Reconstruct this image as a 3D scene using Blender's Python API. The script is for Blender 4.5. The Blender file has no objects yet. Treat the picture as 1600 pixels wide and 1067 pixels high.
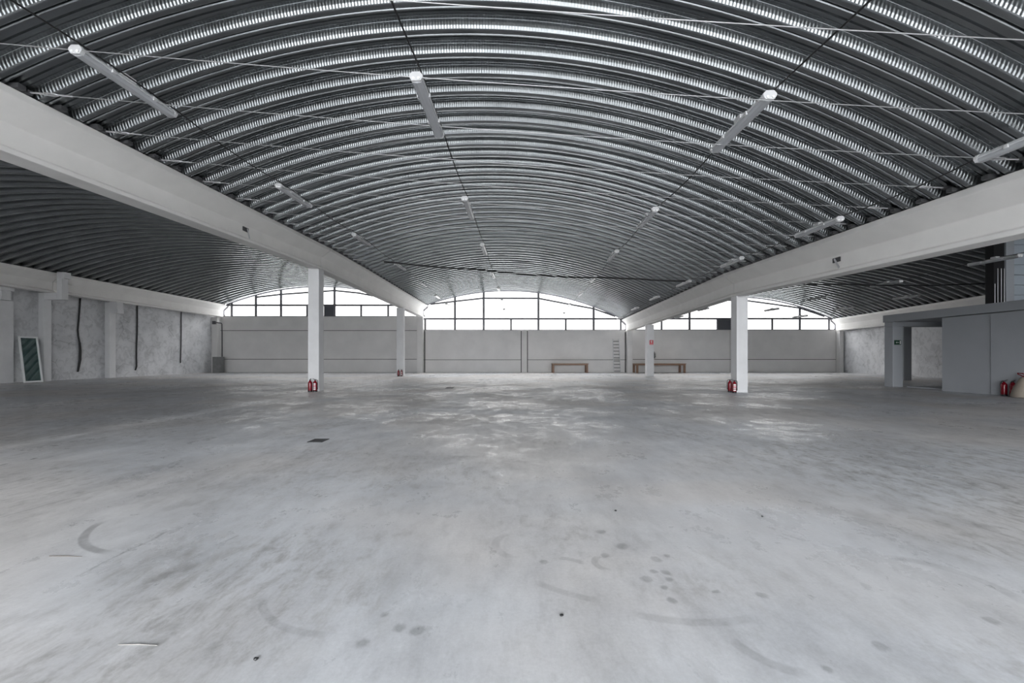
import bpy, bmesh, math, random
from mathutils import Vector, Matrix
random.seed(4)
PI = math.pi
scene = bpy.context.scene
COL = scene.collection
F, CX, HY, CAMZ = 640.0, 800.0, 559.0, 1.4
YB = 39.0            # back wall
YF = -8.5            # front wall (behind the camera)

def at(px, py, Y):
    """point at distance Y seen at photo pixel (px, py)"""
    return Vector(((px - CX) * Y / F, Y, CAMZ + (HY - py) * Y / F))
def fl(px, py):
    """floor point under photo pixel"""
    Y = F * CAMZ / (py - HY)
    return Vector(((px - CX) * Y / F, Y, 0))
def lerp(a, b, t): return a + (b - a) * t
def pl(pts, y):
    """piecewise linear with extrapolation"""
    i = 0
    while i < len(pts) - 2 and y > pts[i + 1][0]: i += 1
    (y0, v0), (y1, v1) = pts[i], pts[i + 1]
    return v0 + (v1 - v0) * (y - y0) / (y1 - y0)

# ------------------------------------------------------------------ materials
class NT:
    def __init__(s, name):
        s.m = bpy.data.materials.new(name); s.m.use_nodes = True
        s.t = s.m.node_tree; s.n = s.t.nodes; s.n.clear()
        s.out = s.n.new('ShaderNodeOutputMaterial')
    def node(s, typ, **kw):
        n = s.n.new(typ)
        for k, v in kw.items(): setattr(n, k, v)
        return n
    def link(s, a, b): s.t.links.new(a, b)
    def put(s, sock, v):
        if hasattr(v, 'is_linked') or hasattr(v, 'links'): s.link(v, sock)
        else: sock.default_value = v
    def math(s, op, a, b=None, c=None, clamp=False):
        n = s.node('ShaderNodeMath', operation=op); n.use_clamp = clamp
        s.put(n.inputs[0], a)
        if b is not None: s.put(n.inputs[1], b)
        if c is not None: s.put(n.inputs[2], c)
        return n.outputs[0]
    def vmath(s, op, a, b=None):
        n = s.node('ShaderNodeVectorMath', operation=op)
        s.put(n.inputs[0], a)
        if b is not None: s.put(n.inputs[1], b)
        return n.outputs['Value'] if op in ('DISTANCE', 'DOT_PRODUCT', 'LENGTH') else n.outputs[0]
    def maprange(s, v, a, b, c=0.0, d=1.0, smooth=True):
        n = s.node('ShaderNodeMapRange'); n.interpolation_type = 'SMOOTHSTEP' if smooth else 'LINEAR'
        s.put(n.inputs[0], v)
        for i, x in enumerate((a, b, c, d)): n.inputs[i + 1].default_value = x
        return n.outputs[0]
    def noise(s, vec, scale, detail=4, rough=.55, dist=0.0):
        n = s.node('ShaderNodeTexNoise'); s.link(vec, n.inputs['Vector'])
        n.inputs['Scale'].default_value = scale; n.inputs['Detail'].default_value = detail
        n.inputs['Roughness'].default_value = rough; n.inputs['Distortion'].default_value = dist
        return n.outputs['Fac']
    def mix(s, fac, a, b, typ='MIX'):
        n = s.node('ShaderNodeMix'); n.data_type = 'RGBA'; n.blend_type = typ; n.clamp_factor = True
        s.put(n.inputs['Factor'], fac); s.put(n.inputs['A'], a) if False else None
        ia = [i for i in n.inputs if i.type == 'RGBA']
        s.put(ia[0], a); s.put(ia[1], b)
        return [o for o in n.outputs if o.type == 'RGBA'][0]
    def pos(s): return s.node('ShaderNodeNewGeometry').outputs['Position']
    def scalev(s, v, sx, sy, sz):
        n = s.node('ShaderNodeMapping'); s.link(v, n.inputs['Vector']); n.inputs['Scale'].default_value = (sx, sy, sz)
        return n.outputs[0]
    def bsdf(s, **kw):
        b = s.node('ShaderNodeBsdfPrincipled')
        for k, v in kw.items(): s.put(b.inputs[k.replace('_', ' ')], v)
        s.link(b.outputs[0], s.out.inputs[0]); return b
def c4(r, g=None, b=None):
    return (r, r, r, 1) if g is None else (r, g, b, 1)

def simple(name, col, rough=.5, metal=0.0, spec=.5, var=0.0, scale=3.0, bump=0.0):
    t = NT(name)
    if var or bump:
        p = t.pos(); n = t.noise(p, scale, 5)
        k = t.maprange(n, .25, .75, 1 - var, 1 + var, False)
        colr = t.mix(1.0, c4(*col), k, 'MULTIPLY')
        b = t.bsdf(Base_Color=colr, Roughness=rough, Metallic=metal)
        if bump:
            bn = t.node('ShaderNodeBump'); bn.inputs['Strength'].default_value = .5; bn.inputs['Distance'].default_value = bump
            t.link(t.noise(p, scale * 6, 4), bn.inputs['Height']); t.link(bn.outputs[0], b.inputs['Normal'])
    else:
        b = t.bsdf(Base_Color=c4(*col), Roughness=rough, Metallic=metal)
    b.inputs['Specular IOR Level'].default_value = spec
    return t.m

def wall_plaster(name, base, dark, amount):
    t = NT(name); p = t.pos()
    n1 = t.noise(p, .55, 5, .6, .3); n2 = t.noise(p, 2.6, 6, .65, .8); n3 = t.noise(p, 14, 4)
    k = t.math('ADD', t.maprange(n1, .35, .65, 0, .5), t.maprange(n2, .46, .62, 0, .5))
    col = t.mix(t.math('MULTIPLY', k, amount), c4(*base), c4(*dark))
    # hairline cracks
    v = t.node('ShaderNodeTexVoronoi', feature='DISTANCE_TO_EDGE'); v.inputs['Scale'].default_value = .7
    wob = t.vmath('ADD', p, t.vmath('MULTIPLY', t.node('ShaderNodeTexNoise').outputs['Color'], (.6, .6, .6)))
    t.link(wob, v.inputs['Vector'])
    cr = t.math('MULTIPLY', t.maprange(v.outputs['Distance'], .004, .016, 1, 0), t.maprange(n1, .5, .6))
    col = t.mix(t.math('MULTIPLY', cr, amount * .6), col, c4(*(x * .5 for x in dark)))
    b = t.bsdf(Base_Color=col, Roughness=.8)
    b.inputs['Specular IOR Level'].default_value = .25
    bn = t.node('ShaderNodeBump'); bn.inputs['Strength'].default_value = .4; bn.inputs['Distance'].default_value = .02
    t.link(t.math('ADD', n2, t.math('MULTIPLY', n3, .3)), bn.inputs['Height']); t.link(bn.outputs[0], b.inputs['Normal'])
    return t.m

def circ3(a, b, c):
    ax, ay, bx, by, cx, cy = a.x, a.y, b.x, b.y, c.x, c.y
    d = 2 * (ax * (by - cy) + bx * (cy - ay) + cx * (ay - by))
    ux = ((ax**2 + ay**2) * (by - cy) + (bx**2 + by**2) * (cy - ay) + (cx**2 + cy**2) * (ay - by)) / d
    uy = ((ax**2 + ay**2) * (cx - bx) + (bx**2 + by**2) * (ax - cx) + (cx**2 + cy**2) * (bx - ax)) / d
    return Vector((ux, uy, 0)), math.hypot(ax - ux, ay - uy)

def floor_material():
    t = NT('worn_concrete'); p0 = t.pos()
    p = t.vmath('MULTIPLY', p0, (1, 1, 0))
    wv = t.node('ShaderNodeTexNoise'); t.link(p, wv.inputs['Vector']); wv.inputs['Scale'].default_value = 2.2; wv.inputs['Detail'].default_value = 4
    pw = t.vmath('ADD', p, t.vmath('MULTIPLY', t.vmath('SUBTRACT', wv.outputs['Color'], (.5, .5, .5)), (.16, .16, 0)))
    big = t.noise(p, .16, 3, .5)
    mid = t.noise(p, .8, 8, .7)
    st = t.noise(t.scalev(p, 1.0, .30, 1), 2.6, 8, .68, .25)        # wear runs along the hall
    st2 = t.noise(t.scalev(p, 1.0, .34, 1), 8.5, 7, .68, .3)
    blot = t.noise(t.scalev(p, 1.0, .6, 1), 6.5, 7, .68, .2)
    fine = t.noise(p, 45, 5, .7)
    v = t.math('MULTIPLY_ADD', t.maprange(big, .3, .7, -1, 1, False), .06, .63)
    v = t.math('MULTIPLY_ADD', t.maprange(mid, 0, 1, -2.5, 2.5, False), .095, v)
    v = t.math('MULTIPLY_ADD', t.maprange(st, 0, 1, -2.5, 2.5, False), .075, v)
    v = t.math('MULTIPLY_ADD', t.maprange(st2, 0, 1, -2.5, 2.5, False), .055, v)
    v = t.math('MULTIPLY_ADD', t.maprange(fine, 0, 1, -2.5, 2.5, False), .04, v)
    # dark scuffs gathered in dirty zones
    zone = t.math('MULTIPLY', t.maprange(t.noise(p, .42, 2, .5), .45, .70), .6)
    pz = t.vmath('ADD', p, t.vmath('MULTIPLY', t.vmath('SUBTRACT', wv.outputs['Color'], (.5, .5, .5)), (1.2, 1.2, 0)))
    for zx, zy, zr, zs in ((-1.75, 2.55, 1.3, .75), (5.6, 5.2, 3.4, 1.0), (3.9, 3.2, 1.1, .7), (-5.2, 4.6, 1.9, .6), (-2.9, 4.7, 1.5, .5), (-9.5, 9, 6, .7), (-1.2, 5.0, 1.6, .5)):
        zone = t.math('MAXIMUM', zone, t.math('MULTIPLY', t.maprange(t.vmath('DISTANCE', pz, (zx, zy, 0)), zr * .35, zr, 1, 0), zs))
    sc = t.math('MAXIMUM', t.maprange(blot, .44, .72), t.maprange(st2, .44, .74))
    bl = t.math('MULTIPLY', sc, t.math('MULTIPLY_ADD', zone, .9, .10))
    v = t.math('MULTIPLY', v, t.math('SUBTRACT', 1, t.math('MULTIPLY', zone, .10)))
    v = t.math('MULTIPLY', v, t.math('SUBTRACT', 1, t.math('MULTIPLY', bl, .55)))
    # slabs: the left bay's is darker; the floor also darkens towards the right bay
    sep = t.node('ShaderNodeSeparateXYZ'); t.link(p0, sep.inputs[0])
    X, Y = sep.outputs[0], sep.outputs[1]
    xw = t.math('MULTIPLY_ADD', t.noise(p, .9, 3), .5, X)
    left = t.maprange(xw, -7.55, -7.85, 0, 1)
    right = t.maprange(t.math('SUBTRACT', xw, t.math('MULTIPLY', Y, .06)), 7.0, 9.5, 0, 1)
    v = t.math('MULTIPLY', v, t.math('SUBTRACT', 1, t.math('MULTIPLY', left, .15)))
    v = t.math('MULTIPLY', v, t.math('SUBTRACT', 1, t.math('MULTIPLY', right, .16)))
    strip = t.math('MULTIPLY', t.maprange(t.math('ABSOLUTE', t.math('ADD', xw, 7.75)), .10, .42, 1, 0), .30)
    v = t.math('MULTIPLY', v, t.math('ADD', 1, strip))
    # tyre arcs
    arcs = [((157, 816), (130, 845), (170, 863), .038, .36), ((790, 835), (774, 851), (806, 872), .04, .17),
            ((410, 935), (434, 975), (512, 991), .03, .16), ((1144, 1000), (1190, 1030), (1258, 1053), .04, .2),
            ((1004, 962), (1068, 971), (1186, 962), .04, .16), ((1386, 870), (1499, 895), (1598, 940), .05, .18),
            ((842, 911), (880, 925), (936, 938), .035, .16), ((940, 868), (930, 880), (948, 890), .03, .2),
            ((876, 872), (892, 874), (912, 880), .03, .2), ((640, 640), (900, 655), (1200, 720), .08, .1)]
    dirt = None
    for a, b, c, w, s_ in arcs:
        A, B, C = fl(*a), fl(*b), fl(*c)
        ctr, r = circ3(A, B, C)
        d = t.vmath('DISTANCE', pw if False else p, tuple(ctr))
        ring = t.maprange(t.math('ABSOLUTE', t.math('SUBTRACT', d, r)), w * .5, w, 1, 0)
        mid_ = ((A + C) / 2); half = (A - C).length / 2
        if (B - mid_).length > half * .9: half = (B - mid_).length * 1.05
        reach = t.maprange(t.vmath('DISTANCE', p, tuple(mid_.lerp(B, .4))), half * .75, half * 1.15, 1, 0)
        mk = t.math('MULTIPLY', t.math('MULTIPLY', ring, reach), s_)
        dirt = mk if dirt is None else t.math('MAXIMUM', dirt, mk)
    spots = [(935, 831, .07), (973, 853, .09), (941, 868, .06), (1026, 872, .06), (1043, 866, .06), (1040, 893, .055), (1047, 903, .05),
             (1041, 917, .055), (1050, 935, .05), (1009, 905, .06), (849, 879, .05), (620, 977, .07), (646, 982, .07), (600, 958, .06),
             (565, 1002, .07), (1118, 925, .04), (1184, 930, .05), (1296, 1045, .05), (1374, 1008, .06), (1551, 968, .06), (1022, 893, .05)]
    for x, y, r in spots:
        d = t.vmath('DISTANCE', pw2 if False else pw, tuple(fl(x, y)))
        d = t.math('MULTIPLY_ADD', t.math('SUBTRACT', blot, .5), .12, d)
        mk = t.math('MULTIPLY', t.maprange(d, r * .3, r * .75, 1, 0), .34)
        dirt = t.math('MAXIMUM', dirt, mk)
    for a_, b_ in (((268, 829), (110, 903)), ((372, 836), (338, 852)), ((0, 809), (118, 776))):
        A, B = fl(*a_), fl(*b_); n_ = Vector((-(B - A).y, (B - A).x, 0)).normalized(); mid_ = (A + B) / 2
        off_ = t.math('ABSOLUTE', t.vmath('DOT_PRODUCT', t.vmath('SUBTRACT', pw, tuple(A)), tuple(n_)))
        mk = t.math('MULTIPLY', t.maprange(off_, .006, .016, 1, 0), t.maprange(t.vmath('DISTANCE', p, tuple(mid_)), (A - B).length * .42, (A - B).length * .55, 1, 0))
        dirt = t.math('MAXIMUM', dirt, t.math('MULTIPLY', mk, .28))
    dirt = t.math('MULTIPLY', dirt, t.maprange(blot, .3, .55, .45, 1))
    v = t.math('MULTIPLY', v, t.math('SUBTRACT', 1, dirt))
    tint = t.mix(t.maprange(t.noise(p, .22, 3, .5, .5), .4, .6), c4(.975, .995, 1.04), c4(1.035, 1.0, .985))
    tint = t.mix(t.math('MULTIPLY', bl, .6), tint, c4(1.04, 1.0, .95))
    col = t.mix(1.0, tint, v, 'MULTIPLY')
    rn = t.math('ADD', t.math('MULTIPLY', t.noise(p, .45, 3, .5), .4), t.math('MULTIPLY', t.noise(t.scalev(p, 1, .7, 1), 2.8, 9, .76), .6))
    rough = t.math('ADD', t.maprange(rn, .38, .60, .22, .58), t.math('MULTIPLY', bl, .15))
    b = t.bsdf(Base_Color=col, Roughness=rough)
    b.inputs['Specular IOR Level'].default_value = .5
    bn = t.node('ShaderNodeBump'); bn.inputs['Strength'].default_value = .3; bn.inputs['Distance'].default_value = .01
    t.link(t.math('ADD', mid, t.math('MULTIPLY', blot, .5)), bn.inputs['Height']); t.link(bn.outputs[0], b.inputs['Normal'])
    return t.m

def roof_material(name, crimp):
    t = NT(name); p = t.pos()
    n = t.noise(p, 1.1, 4)
    v = t.maprange(n, .3, .7, .25, .34, False)
    col = t.mix(1.0, c4(.95, 1.0, 1.03), v, 'MULTIPLY')
    b = t.bsdf(Base_Color=col, Metallic=.95, Roughness=.30 if crimp else .22)
    sep = t.node('ShaderNodeSeparateXYZ'); t.link(p, sep.inputs[0])
    if crimp:
        s = t.math('SINE', t.math('MULTIPLY', sep.outputs[0], 2 * PI / .052))
        bn = t.node('ShaderNodeBump'); bn.inputs['Strength'].default_value = .8; bn.inputs['Distance'].default_value = .0026
        t.link(s, bn.inputs['Height']); t.link(bn.outputs[0], b.inputs['Normal'])
    return t.m

M = {}
M['floor'] = floor_material()
M['beam'] = simple('painted_precast', (.80, .785, .765), .7, var=.05, scale=1.5, bump=.004)
M['column'] = simple('white_painted_concrete', (.71, .71, .72), .65, var=.05, scale=2.2, bump=.003)
M['panel'] = simple('grey_precast_panel', (.70, .685, .675), .75, var=.07, scale=.8, bump=.004)
M['joint'] = simple('dark_joint', (.10, .10, .10), .9)
M['plaster'] = wall_plaster('rough_plaster_wall', (.68, .685, .70), (.44, .445, .46), 1.0)
M['greyroom'] = simple('grey_painted_render', (.36, .375, .40), .75, var=.05, scale=.9, bump=.003)
M['roof'] = roof_material('galvanised_sheet', False)
M['crimp'] = roof_material('galvanised_crimped_sheet', True)
M['sky_cover'] = simple('dark_sky_cover', (.06, .062, .065), .6, .3)
M['frame'] = simple('grey_steel_frame', (.14, .14, .155), .45, .4)
M['lampbody'] = simple('light_grey_lamp_plastic', (.66, .67, .68), .35)
M['lampcap'] = simple('white_lamp_plastic', (.62, .62, .63), .3)
M['lens'] = simple('frosted_lamp_lens', (.43, .44, .46), .22, spec=.6)
M['tube'] = simple('fluorescent_tube_white', (.85, .85, .85), .3)
M['cable'] = simple('black_rubber', (.012, .012, .013), .5)
M['wire'] = simple('galvanised_wire', (.52, .52, .53), .4, .6)
M['red'] = simple('red_enamel', (.19, .003, .011), .22)
M['black'] = simple('black_plastic', (.015, .015, .016), .4)
M['label'] = simple('white_label_paper', (.80, .78, .78), .5)
M['wood'] = simple('brown_table_wood', (.25, .145, .095), .5, var=.18, scale=3)
M['woodtop'] = simple('light_brown_table_wood', (.27, .18, .12), .45, var=.15, scale=3)
M['alu'] = simple('aluminium', (.62, .62, .64), .4, .6)
M['white'] = simple('white_lacquer', (.80, .80, .81), .35)
M['signred'] = simple('sign_red', (.55, .03, .05), .4)
M['signgreen'] = simple('sign_green', (.006, .045, .02), .35)
M['signwhite'] = simple('sign_white', (.75, .76, .74), .4)
M['iron'] = simple('dark_cast_iron', (.075, .075, .08), .6, .3)
M['sack'] = simple('beige_paper_sack', (.36, .31, .26), .7, var=.08, scale=5, bump=.01)
M['pinklabel'] = simple('pale_red_label', (.72, .35, .38), .5)
M['darkbox'] = simple('dark_concrete', (.20, .20, .20), .8, var=.15, scale=4)
M['cladding'] = simple('pale_blue_cladding', (.40, .45, .50), .4)
M['asphalt'] = simple('pale_yard_concrete', (.50, .50, .49), .85)
M['stick'] = simple('pale_wood_splinter', (.30, .29, .275), .6)
M['darkstick'] = simple('dark_wood_splinter', (.12, .10, .085), .6)
def glassmat(name, tint, refl, rough, bars=False):
    t = NT(name)
    tr = t.node('ShaderNodeBsdfTransparent'); gl = t.node('ShaderNodeBsdfGlossy')
    if bars:
        sep = t.node('ShaderNodeSeparateXYZ'); t.link(t.pos(), sep.inputs[0])
        w = t.math('SINE', t.math('MULTIPLY', sep.outputs[2], 2 * PI / .42))
        t.link(t.mix(t.maprange(w, .2, .9), c4(*tint), c4(*(x * .8 for x in tint))), tr.inputs[0])
    else: tr.inputs[0].default_value = c4(*tint)
    gl.inputs['Roughness'].default_value = rough
    mx = t.node('ShaderNodeMixShader'); mx.inputs[0].default_value = refl
    t.link(tr.outputs[0], mx.inputs[1]); t.link(gl.outputs[0], mx.inputs[2]); t.link(mx.outputs[0], t.out.inputs[0])
    return t.m
M['pane'] = glassmat('clear_window_sheet', (.96, .96, .96), .04, .1)
def mirror_glass():
    t = NT('dark_green_mirror_glass')
    d = t.node('ShaderNodeBsdfDiffuse'); d.inputs[0].default_value = c4(.02, .055, .052)
    gl = t.node('ShaderNodeBsdfGlossy'); gl.inputs[0].default_value = c4(.8, .95, .92); gl.inputs['Roughness'].default_value = .03
    mx = t.node('ShaderNodeMixShader'); mx.inputs[0].default_value = .45
    t.link(d.outputs[0], mx.inputs[1]); t.link(gl.outputs[0], mx.inputs[2]); t.link(mx.outputs[0], t.out.inputs[0]); return t.m
M['doorglass'] = mirror_glass()
M['louver'] = simple('dark_louvre', (.10, .105, .12), .5)

# ------------------------------------------------------------------ geometry helpers
class MB:
    def __init__(s): s.v = []; s.f = []; s.m = []; s.sm = []
    def add(s, vs, fs, mi=0, smooth=False):
        o = len(s.v); s.v += [tuple(x) for x in vs]
        for f in fs: s.f.append(tuple(i + o for i in f)); s.m.append(mi); s.sm.append(smooth)
        return s
    def box(s, x0, x1, y0, y1, z0, z1, mi=0):
        v = [(x, y, z) for z in (z0, z1) for y in (y0, y1) for x in (x0, x1)]
        return s.add(v, [(0, 2, 3, 1), (4, 5, 7, 6), (0, 1, 5, 4), (2, 6, 7, 3), (0, 4, 6, 2), (1, 3, 7, 5)], mi)
    def bar(s, a, b, w, h=None, up=(0, 0, 1), mi=0):
        a = Vector(a); b = Vector(b); h = h or w; d = (b - a).normalized(); u = Vector(up)
        if abs(d.dot(u)) > .98: u = Vector((0, 1, 0))
        r = d.cross(u).normalized(); u = r.cross(d).normalized()
        vs = [p + r * (sx * w / 2) + u * (sy * h / 2) for p in (a, b) for sx, sy in ((-1, -1), (1, -1), (1, 1), (-1, 1))]
        return s.add(vs, [(3, 2, 1, 0), (4, 5, 6, 7), (0, 1, 5, 4), (1, 2, 6, 5), (2, 3, 7, 6), (3, 0, 4, 7)], mi)
    def tube(s, pts, r, n=8, mi=0):
        pts = [Vector(p) for p in pts]; rs = r if isinstance(r, (list, tuple)) else [r] * len(pts)
        vs = []; prev = None
        for i, p in enumerate(pts):
            d = (pts[min(i + 1, len(pts) - 1)] - pts[max(i - 1, 0)]).normalized()
            u = prev or (Vector((0, 0, 1)) if abs(d.z) < .9 else Vector((0, 1, 0)))
            a = d.cross(u).normalized(); b = a.cross(d).normalized(); prev = b
            vs += [p + a * (math.cos(2 * PI * k / n) * rs[i]) + b * (math.sin(2 * PI * k / n) * rs[i]) for k in range(n)]
        fs = [(i * n + k, i * n + (k + 1) % n, (i + 1) * n + (k + 1) % n, (i + 1) * n + k) for i in range(len(pts) - 1) for k in range(n)]
        s.add(vs, fs, mi, True)
        e = (len(pts) - 1) * n
        return s.add([], [], mi) if False else s._caps(vs, n, e, mi)
    def _caps(s, vs, n, e, mi):
        s.add(vs[:n], [tuple(range(n))[::-1]], mi); s.add(vs[e:e + n], [tuple(range(n))], mi); return s
    def lathe(s, prof, c=(0, 0, 0), n=20, mi=0):
        c = Vector(c); vs = []
        for r, z in prof: vs += [c + Vector((r * math.cos(2 * PI * k / n), r * math.sin(2 * PI * k / n), z)) for k in range(n)]
        fs = [(i * n + k, i * n + (k + 1) % n, (i + 1) * n + (k + 1) % n, (i + 1) * n + k) for i in range(len(prof) - 1) for k in range(n)]
        s.add(vs, fs, mi, True)
        if prof[0][0] > 1e-4: s.add(vs[:n], [tuple(range(n))[::-1]], mi)
        if prof[-1][0] > 1e-4: s.add(vs[-n:], [tuple(range(n))], mi)
        return s
    def loft(s, rings, mi=0, caps=True, smooth=False):
        n = len(rings[0]); vs = [p for r in rings for p in r]
        fs = [(i * n + k, i * n + (k + 1) % n, (i + 1) * n + (k + 1) % n, (i + 1) * n + k) for i in range(len(rings) - 1) for k in range(n)]
        s.add(vs, fs, mi, smooth)
        if caps: s.add(rings[0], [tuple(range(n))[::-1]], mi); s.add(rings[-1], [tuple(range(n))], mi)
        return s
    def build(s, name, mats, parent=None, bevel=0.0, loc=None):
        me = bpy.data.meshes.new(name); me.from_pydata(s.v, [], s.f)
        for m in (mats if isinstance(mats, (list, tuple)) else [mats]): me.materials.append(m)
        me.polygons.foreach_set('material_index', s.m); me.polygons.foreach_set('use_smooth', s.sm)
        bm = bmesh.new(); bm.from_mesh(me); bmesh.ops.recalc_face_normals(bm, faces=bm.faces[:]) if len(bm.faces) < 20000 else None
        bm.to_mesh(me); bm.free(); me.update()
        o = bpy.data.objects.new(name, me); COL.objects.link(o)
        if parent: o.parent = parent
        if loc: o.location = loc
        if bevel:
            md = o.modifiers.new('bevel', 'BEVEL'); md.width = bevel; md.segments = 2; md.limit_method = 'ANGLE'
        return o
def tag(o, label, cat, group=None):
    o['label'] = label; o['category'] = cat
    if group: o['group'] = group
    return o
def thing(name, label, cat, loc=(0, 0, 0), group=None, rz=0):
    o = bpy.data.objects.new(name, None); COL.objects.link(o); o.location = loc; o.rotation_euler = (0, 0, rz)
    o.empty_display_size = .2
    return tag(o, label, cat, group)
def struct(o): o['kind'] = 'structure'; return o
def copy_tree(o, parent=None):
    c = o.copy(); COL.objects.link(c)
    if parent: c.parent = parent
    for ch in [x for x in o.children]: copy_tree(ch, c)
    return c

# ------------------------------------------------------------------ measured building lines (relative to floor)
C = CAMZ
LB_E = [(-4.5, -7.97), (17.3, -7.97), (39, -8.41)]                    # left beam, hall-side bottom edge
LB_Z = [(-4.5, C + 2.75), (6.38, C + 3.24), (17.3, C + 3.73), (39, C + 3.88)]
LB_H = [(-4.5, .93), (17, .90), (22, 1.0), (39, 1.15)]
RB_E = [(-4.5, 7.69), (16.8, 9.0), (39, 10.83)]                       # right beam, hall-side bottom edge
RB_Z = [(-4.5, C + 1.53), (6.76, C + 2.06), (16.8, C + 2.51), (39, C + 2.54)]
RB_H = [(-4.5, .95), (16, .95), (39, 1.14)]
LW_E = [(-4.5, -27.5), (39, -27.5)]                                    # beam along the left wall
LW_Z = [(-4.5, C + 3.95), (39, C + 3.88)]
LW_H = [(-4.5, 1.17), (39, 1.17)]
RW_E = [(-4.5, 30.85 - .145 * 43.5), (39, 30.85)]                      # beam along the right wall
RW_Z = [(-4.5, C + 2.75), (39, C + 2.57)]
RW_H = [(-4.5, 1.14), (39, 1.14)]
BW = .46; LIP = .30
def lw_x(Y): return -28.3
def rw_x(Y): return 31.4 - .15 * (39 - Y)

def beam_rings(E, Z, H, side, ys):
    rings = []
    for y in ys:
        e, z, h = pl(E, y), pl(Z, y), pl(H, y); k = h / .92
        half = [(0, 0), (0, .085), (-.10, .135), (-.10, .50), (LIP, .79), (LIP, .92)]
        right = [(e + o * 1.0, z + q * k) for o, q in half] if side < 0 else None
        if side < 0:          # known edge is the +X bottom edge, the beam body extends to -X
            r = [(e + o, z + q * k) for o, q in half]; l = [(e - BW - o, z + q * k) for o, q in half]
        else:                 # known edge is the -X bottom edge
            r = [(e + BW + o, z + q * k) for o, q in half]; l = [(e - o, z + q * k) for o, q in half]
        rings.append([(x, y, zz) for x, zz in r + l[::-1]])
    return rings
def make_beam(E, Z, H, side, y0, y1, label):
    ys = [y0] + [y for y in (17.3, 16.8, 22) if y0 < y < y1] + [y1]; ys.sort()
    o = MB().loft(beam_rings(E, Z, H, side, ys)).build('concrete_beam', M['beam'], bevel=.015)
    return tag(o, label, 'beam', 'precast roof beams')
make_beam(LB_E, LB_Z, LB_H, -1, YF, 17.255, 'near length of the big white concrete beam on the left, running out of frame above')
make_beam(LB_E, LB_Z, LB_H, -1, 17.305, YB - .02, 'far length of the left white concrete beam, from the tall column to the windows')
make_beam(RB_E, RB_Z, RB_H, 1, YF, 16.765, 'near length of the right white concrete beam, running out of frame at right')
make_beam(RB_E, RB_Z, RB_H, 1, 16.82, YB - .02, 'far length of the right white concrete beam, from its wide column to the windows')
make_beam(LW_E, LW_Z, LW_H, -1, YF, 24.6, 'concrete beam over the leaning glass door along the rough left wall')
make_beam(LW_E, LW_Z, LW_H, -1, 24.64, YB - .02, 'concrete beam over the hanging black cables along the rough left wall')
make_beam(RW_E, RW_Z, RW_H, 1, YF, YB - .02, 'concrete beam along the right wall, above the grey room and exit column')

# ------------------------------------------------------------------ roof vaults
P = .60
PROFILE = [(0.0, 0, 0), (.035, 0, 0), (.045, .022, 0), (.06, .022, 0), (.07, 0, 0), (.135, 0, 0), (.145, .018, 0), (.155, 0, 0),
           (.215, 0, 0), (.218, -.004, 0), (.2275, -.050, 1), (.245, -.100, 1), (.271, -.145, 1), (.281, -.154, 0), (.295, -.158, 0), (.355, -.158, 0), (.368, -.150, 0), (.376, -.10, 0),
           (.382, -.062, 0), (.390, -.060, 0), (.398, -.085, 0), (.410, -.128, 0), (.420, -.142, 0), (.445, -.138, 0), (.475, -.04, 0), (.50, 0, 0), (.515, .02, 0), (.53, 0, 0), (.60, 0, 0)]
def vault_z(left, right, sag, Y, t):
    xl, zl = left(Y); xr, zr = right(Y)
    return lerp(xl, xr, t), lerp(zl, zr, t) + 4 * sag(Y) * t * (1 - t)
def lipR(E, Z, H, side):   # the lip on the +X side of a beam
    def f(Y):
        e = pl(E, Y); x = e + LIP if side < 0 else e + BW + LIP
        return x, pl(Z, Y) + pl(H, Y)
    return f
def lipL(E, Z, H, side):
    def f(Y):
        e = pl(E, Y); x = e - BW - LIP if side < 0 else e - LIP
        return x, pl(Z, Y) + pl(H, Y)
    return f
CL, CR = lipR(LB_E, LB_Z, LB_H, -1), lipL(RB_E, RB_Z, RB_H, 1)
LL, LR = lipR(LW_E, LW_Z, LW_H, -1), lipL(LB_E, LB_Z, LB_H, -1)
RL, RR = lipR(RB_E, RB_Z, RB_H, 1), lipL(RW_E, RW_Z, RW_H, 1)
sagC = lambda Y: pl([(0, 2.2), (10, 2.12), (20, 1.98), (39, 1.95)], Y)
sagL = lambda Y: 1.72
sagR = lambda Y: 2.08
def make_roof(name, left, right, sag):
    y0, y1 = YF, YB
    npitch = int((y1 - y0) / P); NA = 64
    verts, faces, mats = [], [], []
    ts = [-.012 + 1.024 * k / NA for k in range(NA + 1)]
    def row(y, dz):
        return [(lambda xz: (xz[0], y, xz[1] + .175 + dz))(vault_z(left, right, sag, y, t)) for t in ts]
    off = (y1 - y0) - npitch * P - .23
    for i in range(npitch + 1):
        base = y0 + off + i * P
        for k in range(len(PROFILE) - 1):
            a, b = PROFILE[k], PROFILE[k + 1]
            if base + b[0] > y1: continue
            o = len(verts)
            verts += row(base + a[0], a[1]); verts += row(base + b[0], b[1])
            n = NA + 1
            faces += [(o + j, o + n + j, o + n + j + 1, o + j + 1) for j in range(NA)]
            mats += [b[2]] * NA
    me = bpy.data.meshes.new(name); me.from_pydata(verts, [], faces)
    me.materials.append(M['roof']); me.materials.append(M['crimp'])
    me.polygons.foreach_set('material_index', mats); me.polygons.foreach_set('use_smooth', [True] * len(faces)); me.update()
    o = bpy.data.objects.new(name, me); COL.objects.link(o); struct(o)
    return o
make_roof('ceiling', CL, CR, sagC)
make_roof('ceiling', LL, LR, sagL)
make_roof('ceiling', RL, RR, sagR)
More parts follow.
